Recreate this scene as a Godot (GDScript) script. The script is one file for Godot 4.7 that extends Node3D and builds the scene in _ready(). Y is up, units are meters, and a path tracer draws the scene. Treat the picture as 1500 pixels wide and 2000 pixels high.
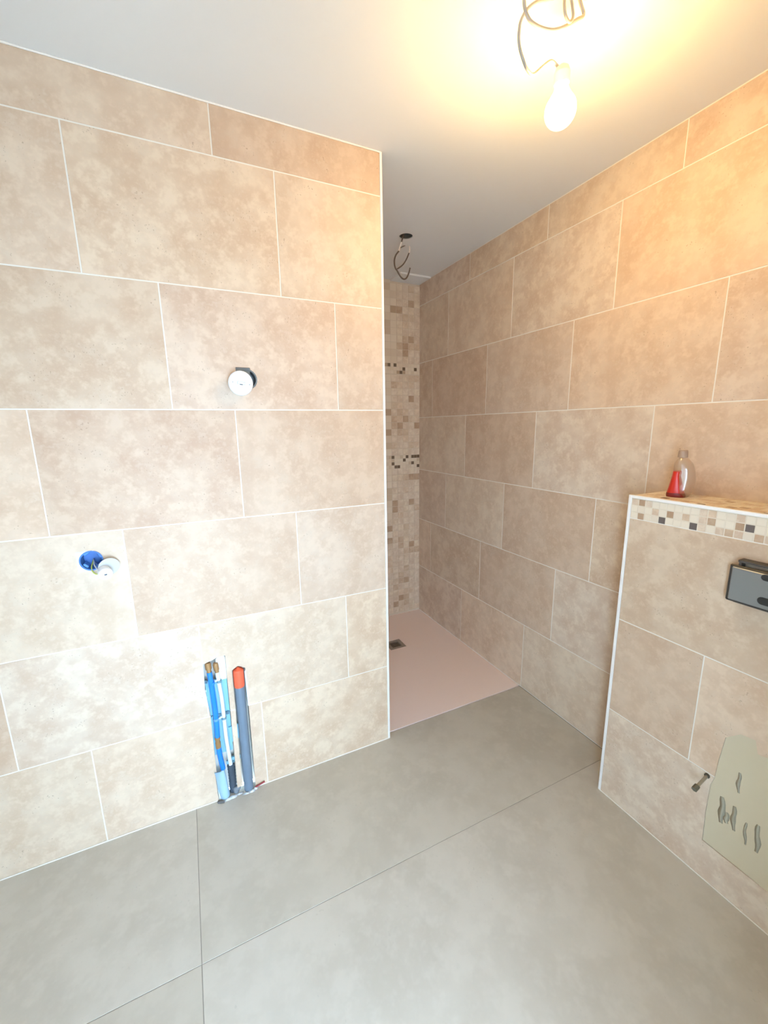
extends Node3D

const XR := 0.883      # right wall
const H := 2.549       # ceiling
const ZF := -1.223     # shower end wall
const ZT := -0.035     # front edge of the shower tray
const XB := 0.671      # front of the boxed-in cistern
const ZB := 0.665      # its free end
const YB := 1.273      # its top
const ZN := 1.80       # back wall (just behind the camera)
const ZW := 2.85       # window wall of the passage behind the doorway
const XS := -2.05      # side wall (beyond the left edge)
const GAP := 0.0042

var rng := RandomNumberGenerator.new()
var tile_mats: Array = []
var floor_mats: Array = []
var m_grout: StandardMaterial3D
var m_white: StandardMaterial3D
var chip_mats: Array = []
var chip_cols: Array = []
var used := {}

# frames: x = along the surface, y = up it, z = out of it
var f_left := Transform3D(Basis(Vector3(1, 0, 0), Vector3(0, 1, 0), Vector3(0, 0, 1)), Vector3.ZERO)
var f_far := Transform3D(Basis(Vector3(1, 0, 0), Vector3(0, 1, 0), Vector3(0, 0, 1)), Vector3(0, 0, ZF))
var f_right := Transform3D(Basis(Vector3(0, 0, 1), Vector3(0, 1, 0), Vector3(-1, 0, 0)), Vector3(XR, 0, 0))
var f_box := Transform3D(Basis(Vector3(0, 0, 1), Vector3(0, 1, 0), Vector3(-1, 0, 0)), Vector3(XB, 0, 0))
var f_top := Transform3D(Basis(Vector3(0, 0, 1), Vector3(1, 0, 0), Vector3(0, 1, 0)), Vector3(0, YB, 0))
var f_floor := Transform3D(Basis(Vector3(1, 0, 0), Vector3(0, 0, -1), Vector3(0, 1, 0)), Vector3.ZERO)
var f_part := Transform3D(Basis(Vector3(0, 0, -1), Vector3(0, 1, 0), Vector3(1, 0, 0)), Vector3.ZERO)
var f_end := Transform3D(Basis(Vector3(1, 0, 0), Vector3(0, 1, 0), Vector3(0, 0, -1)), Vector3(0, 0, ZB))

func _ready():
	rng.seed = 4711
	# ---------------------------------------------------------------- camera, sky, lights, exposure
	var cam := Camera3D.new(); cam.name = "camera"
	cam.position = Vector3(-0.7797, 1.5313, 1.6268)
	cam.rotation = Vector3(-0.2034, -0.4413, -0.0155)
	cam.fov = 102.234; cam.near = 0.02; cam.far = 60.0
	add_child(cam); cam.current = true
	var env := Environment.new()
	env.background_mode = Environment.BG_COLOR
	env.background_color = Color(0.74, 0.872, 1.0)
	env.background_energy_multiplier = 18.8
	env.tonemap_mode = Environment.TONE_MAPPER_LINEAR
	env.tonemap_exposure = 1.14
	env.sdfgi_enabled = true; env.ssao_enabled = true; env.ssil_enabled = true
	var we := WorldEnvironment.new(); we.name = "world_environment"; we.environment = env; add_child(we)
	# daylight through the two panes of the passage window; it reaches the room by the doorway behind the camera
	daylight("window_daylight", Vector3(-0.70, 1.05, ZW + 0.16), Vector2(1.40, 1.90), 4.5)
	daylight("window_daylight", Vector3(-2.10, 1.05, ZW + 0.16), Vector2(0.80, 1.90), 7.0)
	# the bare bulb
	bulb_light(Vector3(0.204, 2.342, 0.674), Color(1.0, 0.82, 0.50), 0.355)

	make_materials()
	setting()
	plumbing()
	wall_boxes()
	cistern_things()
	shower_things()
	pendant()

func daylight(called, at, size, energy):
	var l = AreaLight3D.new(); l.name = called
	l.position = at; l.area_size = size
	l.light_color = Color(0.74, 0.872, 1.0); l.light_energy = energy
	l.area_range = 12.0; l.shadow_enabled = true
	add_child(l, true)

func bulb_light(at, c, energy):
	var l := OmniLight3D.new(); l.name = "bulb_light"
	l.position = at; l.light_color = c; l.light_energy = energy
	l.light_size = 0.038; l.omni_range = 8.0; l.omni_attenuation = 2.0; l.shadow_enabled = true
	add_child(l)

# ------------------------------------------------------------------ materials
func mat(c: Color, rough := 0.6, metal := 0.0) -> StandardMaterial3D:
	var m := StandardMaterial3D.new()
	m.albedo_color = c; m.roughness = rough; m.metallic = metal
	return m

func noise_bytes(size: int, freq: float, oct: int, sd: int, kind := FastNoiseLite.TYPE_SIMPLEX_SMOOTH, gain := 0.55) -> PackedByteArray:
	var n := FastNoiseLite.new()
	n.seed = sd; n.noise_type = kind; n.frequency = freq
	n.fractal_type = FastNoiseLite.FRACTAL_FBM; n.fractal_octaves = oct; n.fractal_gain = gain
	var im := n.get_seamless_image(size, size, false, false, 0.15, true)
	im.convert(Image.FORMAT_L8)
	return im.get_data()

func sstep(a: float, b: float, x: float) -> float:
	var t := clampf((x - a) / (b - a), 0.0, 1.0)
	return t * t * (3.0 - 2.0 * t)

func stone_texture(sd: int, size: int, base: Color, dark: Color, pale: Color, pit: Color) -> Array:
	var a := noise_bytes(size, 0.0045, 4, sd)
	var b := noise_bytes(size, 0.017, 4, sd + 1)
	var c := noise_bytes(size, 0.06, 3, sd + 2)
	var d := noise_bytes(size, 0.011, 2, sd + 3)
	var e := noise_bytes(size, 0.10, 2, sd + 4)
	var out := PackedByteArray(); out.resize(size * size * 3)
	var hgt := PackedByteArray(); hgt.resize(size * size)
	var k := 0
	for i in size * size:
		var big := a[i] / 255.0
		var mid := b[i] / 255.0
		var fine := c[i] / 255.0
		var t := sstep(0.30, 0.70, big * 0.40 + mid * 0.42 + fine * 0.18)
		var col := base.lerp(dark, t * 0.95)
		col = col.lerp(pale, sstep(0.52, 0.85, mid * 0.5 + fine * 0.3 + (d[i] / 255.0) * 0.3) * 0.42)
		var p := sstep(0.80, 0.90, (e[i] / 255.0) * 0.75 + (d[i] / 255.0) * 0.30)
		col = col.lerp(pit, p * 0.55)
		out[k] = int(clampf(col.r, 0, 1) * 255.0); out[k + 1] = int(clampf(col.g, 0, 1) * 255.0); out[k + 2] = int(clampf(col.b, 0, 1) * 255.0)
		k += 3
		hgt[i] = int(clampf(0.62 + 0.25 * (mid - 0.5) + 0.25 * (fine - 0.5) - p * 0.45, 0, 1) * 255.0)
	var im := Image.create_from_data(size, size, false, Image.FORMAT_RGB8, out)
	var nm := Image.create_from_data(size, size, false, Image.FORMAT_L8, hgt)
	nm.convert(Image.FORMAT_RGBA8)
	nm.bump_map_to_normal_map(1.4)
	return [ImageTexture.create_from_image(im), ImageTexture.create_from_image(nm)]

func triplanar(m: StandardMaterial3D, tex, nrm, scale: float, offset: Vector3, nscale := 0.35):
	m.albedo_texture = tex
	if nrm:
		m.normal_enabled = true; m.normal_texture = nrm; m.normal_scale = nscale
	m.uv1_triplanar = true; m.uv1_world_triplanar = true
	m.uv1_scale = Vector3.ONE * scale; m.uv1_offset = offset
	m.uv1_triplanar_sharpness = 8.0

func make_materials():
	var t1 := stone_texture(11, 1024, Color(0.865, 0.792, 0.702), Color(0.780, 0.676, 0.578), Color(0.890, 0.845, 0.775), Color(0.62, 0.53, 0.45))
	var t2 := stone_texture(57, 1024, Color(0.860, 0.782, 0.692), Color(0.790, 0.690, 0.592), Color(0.885, 0.840, 0.770), Color(0.62, 0.53, 0.45))
	var tints := [Color(1, 1, 1), Color(0.97, 0.955, 0.945), Color(1, 0.985, 0.96), Color(0.955, 0.925, 0.90), Color(0.985, 0.965, 0.955), Color(1, 0.99, 0.975), Color(0.965, 0.945, 0.92), Color(0.99, 0.985, 0.97), Color(0.945, 0.905, 0.875), Color(1, 0.975, 0.95)]
	for i in tints.size():
		var m := mat(tints[i], 0.55)
		var t: Array = t1 if i % 2 == 0 else t2
		triplanar(m, t[0], t[1], 0.95, Vector3(0.37 * i, 0.61 * i, 0.23 * i))
		tile_mats.append(m)
	var fl := stone_texture(91, 1024, Color(0.775, 0.752, 0.705), Color(0.725, 0.700, 0.650), Color(0.800, 0.780, 0.738), Color(0.71, 0.69, 0.645))
	for i in 3:
		var m := mat([Color(1, 1, 1), Color(0.98, 0.98, 0.975), Color(0.965, 0.96, 0.95)][i], 0.40)
		triplanar(m, fl[0], fl[1], 0.6, Vector3(0.41 * i, 0.1, 0.29 * i), 0.15)
		floor_mats.append(m)
	m_grout = mat(Color(0.90, 0.875, 0.83), 0.85)
	m_white = mat(Color(0.93, 0.92, 0.90), 0.35)
	chip_cols = [Color(0.845, 0.770, 0.675), Color(0.835, 0.755, 0.655), Color(0.855, 0.785, 0.695), Color(0.820, 0.735, 0.635), Color(0.775, 0.680, 0.575), Color(0.695, 0.590, 0.480), Color(0.40, 0.32, 0.25), Color(0.40, 0.36, 0.34), Color(0.885, 0.835, 0.755), Color(0.865, 0.810, 0.730)]
	for i in chip_cols.size():
		var m := mat(chip_cols[i], 0.45)
		if i < 6:      # the stone texture brings its own tone: tint it to the chip's
			var a: Color = chip_cols[i].srgb_to_linear()
			var q := Color(0.825, 0.752, 0.665).srgb_to_linear()
			m.albedo_color = Color(minf(1, a.r / q.r), minf(1, a.g / q.g), minf(1, a.b / q.b)).linear_to_srgb()
			triplanar(m, t1[0], t1[1], 1.3, Vector3(0.3 * i, 0.2, 0.5 * i), 0.2)
		chip_mats.append(m)

# ------------------------------------------------------------------ shapes
func begin() -> SurfaceTool:
	var st := SurfaceTool.new(); st.begin(Mesh.PRIMITIVE_TRIANGLES); return st

func tri(st: SurfaceTool, p: Array, n: Array):
	var s: Vector3 = n[0] + n[1] + n[2]
	var o := [0, 1, 2]
	if (p[1] - p[0]).cross(p[2] - p[0]).dot(s) > 0.0: o = [0, 2, 1]
	for i in o:
		st.set_normal(n[i]); st.add_vertex(p[i])

func quad(st: SurfaceTool, p: Array, n: Array):
	tri(st, [p[0], p[1], p[2]], [n[0], n[1], n[2]])
	tri(st, [p[0], p[2], p[3]], [n[0], n[2], n[3]])

func face(st: SurfaceTool, p: Array, inside: Vector3):
	var n: Vector3 = (p[1] - p[0]).cross(p[2] - p[0])
	if n.length() < 1e-14: n = (p[2] - p[0]).cross(p[3] - p[0])
	n = n.normalized()
	if n.dot((p[0] + p[2]) * 0.5 - inside) < 0.0: n = -n
	quad(st, p, [n, n, n, n])

func obj(called: String, st, material, parent = null) -> MeshInstance3D:
	var o := MeshInstance3D.new()
	o.mesh = st if st is Mesh else st.commit()
	o.material_override = material
	put(o, called, parent)
	return o

func put(o: Node3D, called: String, parent = null):
	if parent == null:
		var k: int = used.get(called, 0); used[called] = k + 1
		o.name = called if k == 0 else "%s_%03d" % [called, k]
		add_child(o)
	else:
		var key := str(parent.get_instance_id()) + called
		var k: int = used.get(key, 0); used[key] = k + 1
		o.name = called if k == 0 else "%s_%03d" % [called, k]
		parent.add_child(o, true)

func tag(o, label: String, category: String, kind := "", group := ""):
	o.set_meta("label", label); o.set_meta("category", category)
	if kind != "": o.set_meta("kind", kind)
	if group != "": o.set_meta("group", group)
	return o

func thing(called: String, at: Vector3, label: String, category: String, group := "") -> Node3D:
	var o := Node3D.new(); o.position = at; put(o, called)
	return tag(o, label, category, "", group)

# chamfered box between two corners, turned by t
func box(st: SurfaceTool, lo: Vector3, hi: Vector3, c := 0.0, t := Transform3D.IDENTITY):
	var mid := (lo + hi) * 0.5
	var h := (hi - lo) * 0.5
	c = min(c, min(h.x, min(h.y, h.z)) * 0.95)
	var inside := t * mid
	var ax := [Vector3.RIGHT, Vector3.UP, Vector3.BACK]
	for a in 3:
		for s in [-1.0, 1.0]:
			var u: Vector3 = ax[(a + 1) % 3] * (h[(a + 1) % 3] - c)
			var v: Vector3 = ax[(a + 2) % 3] * (h[(a + 2) % 3] - c)
			var w: Vector3 = mid + ax[a] * h[a] * s
			face(st, [t * (w - u - v), t * (w + u - v), t * (w + u + v), t * (w - u + v)], inside)
	if c <= 0.0: return
	for a in 3:   # edges along axis a
		var b := (a + 1) % 3
		var d := (a + 2) % 3
		for s in [-1.0, 1.0]:
			for r in [-1.0, 1.0]:
				var l: Vector3 = ax[a] * (h[a] - c)
				var p1: Vector3 = mid + ax[b] * h[b] * s + ax[d] * (h[d] - c) * r
				var p2: Vector3 = mid + ax[b] * (h[b] - c) * s + ax[d] * h[d] * r
				face(st, [t * (p1 - l), t * (p1 + l), t * (p2 + l), t * (p2 - l)], inside)
	for x in [-1.0, 1.0]:
		for y in [-1.0, 1.0]:
			for z in [-1.0, 1.0]:
				var q := Vector3(h.x * x, h.y * y, h.z * z)
				var e := Vector3(c * x, c * y, c * z)
				var p := [t * (mid + q - Vector3(0, e.y, e.z)), t * (mid + q - Vector3(e.x, 0, e.z)), t * (mid + q - Vector3(e.x, e.y, 0))]
				var n := ((p[1] - p[0]) as Vector3).cross(p[2] - p[0]).normalized()
				if n.dot(p[0] - inside) < 0: n = -n
				tri(st, p, [n, n, n])

# a polygon (surface coordinates) pushed out of a surface: from depth z0 to z1, front edge chamfered when c > 0 (convex only)
func prism(st: SurfaceTool, poly: PackedVector2Array, z0: float, z1: float, t: Transform3D, c := 0.0):
	var n := poly.size()
	var front := poly
	if c > 0.0:
		var off := Geometry2D.offset_polygon(poly, -c)
		if off.size() == 1 and off[0].size() == n:
			front = PackedVector2Array()
			for p in poly:      # match by nearest
				var best: Vector2 = off[0][0]
				for q in off[0]:
					if q.distance_to(p) < best.distance_to(p): best = q
				front.append(best)
		else: c = 0.0
	var out := t.basis.z
	var idx := Geometry2D.triangulate_polygon(front)
	for i in range(0, idx.size(), 3):
		var a := front[idx[i]]
		var b := front[idx[i + 1]]
		var d := front[idx[i + 2]]
		tri(st, [t * Vector3(a.x, a.y, z1), t * Vector3(b.x, b.y, z1), t * Vector3(d.x, d.y, z1)], [out, out, out])
	var cw := Geometry2D.is_polygon_clockwise(poly)
	for i in n:
		var j := (i + 1) % n
		var e := (poly[j] - poly[i]).normalized()
		var nn := Vector2(-e.y, e.x) if cw else Vector2(e.y, -e.x)
		var w := t.basis * Vector3(nn.x, nn.y, 0)
		var a := poly[i]
		var b := poly[j]
		quad(st, [t * Vector3(a.x, a.y, z0), t * Vector3(b.x, b.y, z0), t * Vector3(b.x, b.y, z1 - c), t * Vector3(a.x, a.y, z1 - c)], [w, w, w, w])
		if c > 0.0:
			var k := (w + out).normalized()
			quad(st, [t * Vector3(a.x, a.y, z1 - c), t * Vector3(b.x, b.y, z1 - c), t * Vector3(front[j].x, front[j].y, z1), t * Vector3(front[i].x, front[i].y, z1)], [k, k, k, k])

func rect(x0: float, y0: float, x1: float, y1: float) -> PackedVector2Array:
	return PackedVector2Array([Vector2(x0, y0), Vector2(x1, y0), Vector2(x1, y1), Vector2(x0, y1)])

func circle(c: Vector2, r: float, n := 28) -> PackedVector2Array:
	var p := PackedVector2Array()
	for i in n: p.append(c + Vector2.from_angle(TAU * (i + 0.5) / n) * r)
	return p

# rectangle minus holes, as simple polygons; cut into strips at split_x so that no hole stays inside a polygon
func minus(x0, y0, x1, y1, holes: Array, split_x: Array) -> Array:
	var xs := [x0]
	for s in split_x:
		if s > x0 + 1e-4 and s < x1 - 1e-4: xs.append(s)
	xs.append(x1); xs.sort()
	var res := []
	for i in xs.size() - 1:
		var cur := [rect(xs[i], y0, xs[i + 1], y1)]
		for hpoly in holes:
			var nxt := []
			for p in cur:
				for q in Geometry2D.clip_polygons(p, hpoly): nxt.append(q)
			cur = nxt
		res.append_array(cur)
	return res

func tube(st: SurfaceTool, pts: Array, r, seg := 10, caps := true, t := Transform3D.IDENTITY):
	var n := pts.size()
	var rings := []
	var nors := []
	var side := Vector3.ZERO
	for i in n:
		var d: Vector3 = (pts[min(i + 1, n - 1)] - pts[max(i - 1, 0)]).normalized()
		if i == 0:
			side = d.cross(Vector3(0.31, 0.77, 0.55)).normalized()
		else:
			side = (side - d * side.dot(d)).normalized()
		var up := d.cross(side)
		var rr: float = r if not (r is Array) else r[i]
		var ring := []
		var nor := []
		for k in seg:
			var a := TAU * k / seg
			var v := side * cos(a) + up * sin(a)
			ring.append(t * (pts[i] + v * rr)); nor.append((t.basis * v).normalized())
		rings.append(ring); nors.append(nor)
	for i in n - 1:
		for k in seg:
			var j := (k + 1) % seg
			quad(st, [rings[i][k], rings[i][j], rings[i + 1][j], rings[i + 1][k]], [nors[i][k], nors[i][j], nors[i + 1][j], nors[i + 1][k]])
	if caps:
		for e in [0, n - 1]:
			var c: Vector3 = t * pts[e]
			var dn: Vector3 = (t.basis * (pts[e] - pts[1 if e == 0 else n - 2])).normalized()
			for k in seg:
				tri(st, [c, rings[e][k], rings[e][(k + 1) % seg]], [dn, dn, dn])

func curve(pts: Array, steps := 6) -> Array:
	var c := Curve3D.new()
	for i in pts.size():
		var a: Vector3 = pts[max(i - 1, 0)]
		var b: Vector3 = pts[min(i + 1, pts.size() - 1)]
		var tg := (b - a) / 6.0
		c.add_point(pts[i], -tg, tg)
	var out := []
	for i in pts.size() - 1:
		for k in steps: out.append(c.sample(i, float(k) / steps))
	out.append(pts[-1])
	return out

# profile of (radius, height) turned round the y axis of t; squash flattens it along z
func lathe(st: SurfaceTool, prof: Array, seg := 28, t := Transform3D.IDENTITY, squash := 1.0):
	for i in prof.size() - 1:
		var a: Vector2 = prof[i]
		var b: Vector2 = prof[i + 1]
		var e := (b - a).normalized()
		var pn := Vector2(e.y, -e.x)
		for k in seg:
			var p := []
			var n := []
			for q in [[a, k], [a, k + 1], [b, k + 1], [b, k]]:
				var ang: float = TAU * q[1] / seg
				var cs := cos(ang)
				var sn := sin(ang)
				p.append(t * Vector3(q[0].x * cs, q[0].y, q[0].x * sn * squash))
				n.append((t.basis * Vector3(pn.x * cs * squash, pn.y * squash, pn.x * sn)).normalized())
			if p[0].distance_to(p[1]) > 1e-7: tri(st, [p[0], p[1], p[2]], [n[0], n[1], n[2]])
			if p[2].distance_to(p[3]) > 1e-7: tri(st, [p[0], p[2], p[3]], [n[0], n[2], n[3]])

func ball(st: SurfaceTool, c: Vector3, r: Vector3, seg := 14, rough := 0.0):
	var prof := []
	for i in seg / 2 + 1:
		prof.append(Vector2.from_angle(-PI / 2 + PI * i / (seg / 2)))
	lathe(st, prof, seg, Transform3D(Basis.from_euler(Vector3(rough, rough * 2, 0)) * Basis.from_scale(r), c))

# ------------------------------------------------------------------ the setting
func tile_pieces(parent, polys: Array, frame: Transform3D, m, called := "tile", thick := 0.009, c := 0.0007, proud := 0.0, joined := false):
	if joined:
		var whole := begin()
		for poly in polys: prism(whole, poly, -thick, proud, frame)
		obj(called, whole, m, parent)
		return
	for poly in polys:
		if poly.size() < 3: continue
		var lo: Vector2 = poly[0]
		var hi: Vector2 = poly[0]
		for p in poly:
			lo = lo.min(p); hi = hi.max(p)
		if (hi.x - lo.x) < 0.004 or (hi.y - lo.y) < 0.004: continue
		var mid := (lo + hi) * 0.5
		var local := PackedVector2Array()
		for p in poly: local.append(p - mid)
		var st := begin()
		prism(st, local, -thick, proud, Transform3D(frame.basis, Vector3.ZERO), c if poly.size() == 4 else 0.0)
		var o := obj(called, st, m, parent)
		o.position = frame * Vector3(mid.x, mid.y, 0)

# courses: [y0, y1, joints...]; tiles run from u0 to u1
func courses(parent, rows: Array, u0: float, u1: float, frame: Transform3D, holes := [], splits := [], seed_off := 0):
	var k := seed_off
	for r in rows:
		var js: Array = [u0 - GAP / 2]
		for j in r[2]:
			if j > u0 + 0.01 and j < u1 - 0.01: js.append(j)
		js.append(u1 + GAP / 2)
		for i in js.size() - 1:
			k += 1
			var m = tile_mats[(k * 7 + int(r[0] * 10) * 3 + rng.randi() % 3) % tile_mats.size()]
			var here := []      # a round hole wholly inside a tile: build the tile round it as one piece
			for s in splits:
				if s.y > r[0] and s.y < r[1] and s.x > js[i] and s.x < js[i + 1]: here.append(s.x)
			tile_pieces(parent, minus(js[i] + GAP / 2, r[0] + GAP / 2, js[i + 1] - GAP / 2, r[1] - GAP / 2, holes, here), frame, m, "tile", 0.009, 0.0007, 0.0, here.size() > 0)

func steps(base: float, pitch: float, lo: float, hi: float) -> Array:
	var out := []
	var x := base
	while x > lo: x -= pitch
	while x < hi:
		if x > lo: out.append(x)
		x += pitch
	return out

func setting():
	var hole1 := circle(Vector2(-0.553, 1.708), 0.036)
	var hole2 := circle(Vector2(-1.104, 1.105), 0.034)
	var sq1 := rect(-0.590, 1.700, -0.540, 1.748)
	var chase_a := rect(-0.803, -0.2, -0.726, 0.650)
	chase_a = PackedVector2Array([Vector2(-0.800, -0.2), Vector2(-0.726, -0.2), Vector2(-0.722, 0.40), Vector2(-0.721, 0.649), Vector2(-0.745, 0.650), Vector2(-0.803, 0.632), Vector2(-0.806, 0.52), Vector2(-0.797, 0.40)])
	var chase_b := PackedVector2Array([Vector2(-0.705, -0.2), Vector2(-0.652, -0.2), Vector2(-0.650, 0.40), Vector2(-0.648, 0.50), Vector2(-0.650, 0.575), Vector2(-0.676, 0.592), Vector2(-0.701, 0.578)])
	var bridge := PackedVector2Array([Vector2(-0.73, -0.2), Vector2(-0.70, -0.2), Vector2(-0.70, 0.030), Vector2(-0.73, 0.026)])
	var holes := [hole1, sq1, hole2, chase_a, chase_b, bridge]
	var splits := [-1.104, -0.553]
	# left wall
	var st := begin()
	for p in minus(XS, 0, 0.0, H, holes, splits): prism(st, p, -0.055, -0.0012, f_left)
	box(st, Vector3(XS, 0, -0.12), Vector3(0, H, -0.05))
	var wl := obj("wall_left", st, m_grout)
	tag(wl, "large beige travertine-look tiled wall with pipe chase and two wiring holes", "wall", "structure")
	var rows := []
	var bases := [-0.607, -1.0105, -0.8066, -1.2034, -1.0034, -0.8043, -1.198]
	for i in 7:
		var y1 := 2.4 - 0.4 * (i - 1)
		rows.append([y1 - 0.4, min(y1, H - 0.002), steps(bases[i], 0.5996, XS, 0.0)])
	rows[6][0] = 0.001
	courses(wl, rows, XS, -0.008, f_left, holes, [Vector2(-1.104, 1.105), Vector2(-0.553, 1.708)], 3)
	# partition side in the shower
	st = begin()
	box(st, Vector3(-0.12, 0, ZF), Vector3(-0.002, H, -0.12))
	var wp := obj("wall_partition", st, m_grout)
	tag(wp, "tiled side of the partition inside the shower", "wall", "structure")
	var rp := []
	for i in 7:
		var y1 := 2.4 - 0.4 * (i - 1)
		rp.append([max(0.03, y1 - 0.4), min(y1, H - 0.002), steps(0.3 * (i % 2) + 0.6, 0.6, 0.0, -ZF)])
	courses(wp, rp, 0.008, -ZF - 0.006, f_part, [], [], 40)
	# right wall
	st = begin()
	box(st, Vector3(XR + 0.0012, 0, ZF - 0.12), Vector3(XR + 0.15, H, ZN))
	var wr := obj("wall_right", st, m_grout)
	tag(wr, "long tiled wall on the right running into the walk-in shower", "wall", "structure")
	var rr := []
	var rb := [-0.623, -0.846, -1.040, -0.629, -0.847, -1.044, -0.630]
	for i in 7:
		var y1 := 2.397 - 0.4 * (i - 1)
		rr.append([max(0.002, y1 - 0.4), min(y1, H - 0.002), steps(rb[i], 0.607, ZF, ZN)])
	courses(wr, rr, ZF, ZN, f_right, [], [], 71)
	# far shower wall
	st = begin()
	box(st, Vector3(-0.12, 0, ZF - 0.12), Vector3(XR, H, ZF - 0.0012))
	var wf := obj("wall_shower", st, mat(Color(0.80, 0.725, 0.635), 0.85))
	tag(wf, "narrow end wall of the shower covered in small beige mosaic", "wall", "structure")
	shower_mosaic(wf)
	# side and back walls (behind the camera)
	st = begin(); box(st, Vector3(XS - 0.12, 0, -0.12), Vector3(XS, H, ZN))
	tag(obj("wall_side", st, mat(Color(0.94, 0.93, 0.91), 0.8)), "plain pale wall beyond the left edge", "wall", "structure")
	var plain := mat(Color(0.94, 0.93, 0.91), 0.8)
	st = begin()
	box(st, Vector3(XS, 0, ZN), Vector3(-1.20, H, ZN + 0.10))
	box(st, Vector3(-0.34, 0, ZN), Vector3(XR + 0.15, H, ZN + 0.10))
	box(st, Vector3(-1.20, 1.62, ZN), Vector3(-0.34, H, ZN + 0.10))
	tag(obj("wall_back", st, plain), "plain pale wall with the narrow doorway that lets daylight in", "wall", "structure")
	# passage behind the doorway, with its window
	st = begin()
	var x0 := -2.62
	var x1 := 0.12
	box(st, Vector3(x0 - 0.1, 0, ZN + 0.10), Vector3(x0, H, ZW + 0.12))
	box(st, Vector3(x1, 0, ZN + 0.10), Vector3(x1 + 0.1, H, ZW + 0.12))
	box(st, Vector3(x0 - 0.1, -0.12, ZN), Vector3(XS, H + 0.12, ZN + 0.10))
	for p in minus(x0, 0.0, x1, H, [rect(-2.50, 0.10, -1.70, 2.0), rect(-1.40, 0.10, 0.0, 2.0)], [-2.1, -0.7]): prism(st, p, 0.0, 0.12, Transform3D(Basis(), Vector3(0, 0, ZW)))
	box(st, Vector3(x0 - 0.1, H, ZN + 0.10), Vector3(x1 + 0.1, H + 0.12, ZW + 0.12))
	box(st, Vector3(x0 - 0.1, -0.12, ZN + 0.10), Vector3(x1 + 0.1, 0.0, ZW + 0.12))
	tag(obj("wall_passage", st, plain), "plain passage behind the doorway with a wide window", "wall", "structure")
	for w in [[-2.50, -1.70], [-1.40, 0.0]]:
		var wn := Node3D.new(); put(wn, "window_1" if w[0] < -2.0 else "window_2")
		tag(wn, "narrow passage window behind the camera" if w[0] < -2.0 else "wide passage window behind the camera", "window", "structure")
		st = begin()
		for q in [[w[0], 0.10, w[1], 0.14], [w[0], 1.96, w[1], 2.0], [w[0], 0.14, w[0] + 0.04, 1.96], [w[1] - 0.04, 0.14, w[1], 1.96]]:
			box(st, Vector3(q[0], q[1], ZW + 0.03), Vector3(q[2], q[3], ZW + 0.08), 0.004)
		obj("window_frame", st, m_white, wn)
		st = begin(); box(st, Vector3(w[0] + 0.04, 0.14, ZW + 0.052), Vector3(w[1] - 0.04, 1.96, ZW + 0.058))
		var gl := mat(Color(1, 1, 1, 0.06), 0.02)
		gl.transparency = BaseMaterial3D.TRANSPARENCY_ALPHA
		obj("pane", st, gl, wn)
	# ceiling
	var cm := mat(Color(0.885, 0.88, 0.86), 0.8)
	st = begin()
	var hole_sh := circle(Vector2(0.424, 0.586), 0.037)
	var hole_pd := circle(Vector2(0.150, -0.735), 0.037)
	for p in minus(XS - 0.12, -ZN, XR + 0.15, -ZF + 0.12, [hole_sh, hole_pd], [0.150, 0.424]):
		prism(st, p, H, H + 0.03, Transform3D(f_floor.basis, Vector3.ZERO))
		var under := Transform3D(Basis(Vector3(1, 0, 0), Vector3(0, 0, -1), Vector3(0, -1, 0)), Vector3.ZERO)
		prism(st, p, -H - 0.03, -H, under)
	box(st, Vector3(XS - 0.12, H + 0.09, ZF - 0.12), Vector3(XR + 0.15, H + 0.12, ZN + 0.10))
	var ce := obj("ceiling", st, cm)
	tag(ce, "plain white plastered ceiling", "ceiling", "structure")
	st = begin()
	box(st, Vector3(0.64, H - 0.010, ZF), Vector3(XR - 0.002, H + 0.002, -1.064), 0.002)
	obj("raised_strip", st, cm, ce)
	# floor
	st = begin()
	box(st, Vector3(XS, -0.12, ZT + 0.002), Vector3(XR + 0.15, -0.0012, ZN + 0.10))
	box(st, Vector3(-0.0, -0.12, ZF - 0.12), Vector3(XR + 0.15, -0.03, ZT))
	var fo := obj("floor", st, mat(Color(0.56, 0.54, 0.50), 0.8))
	tag(fo, "large matt grey concrete-look floor tiles", "floor", "structure")
	var xs := [XS, -0.888, XR - 0.002]
	var zs := [ZT + 0.003, 0.562, ZN + 0.098]
	for i in zs.size() - 1:
		for j in 2:
			tile_pieces(fo, minus(xs[j] + 0.001, -zs[i + 1] + 0.001, xs[j + 1] - 0.001, -zs[i] - 0.001, [], []), f_floor, floor_mats[(i * 2 + j + i / 2) % 3], "floor_tile", 0.01, 0.0006)
	trims()
	boxing()

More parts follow.
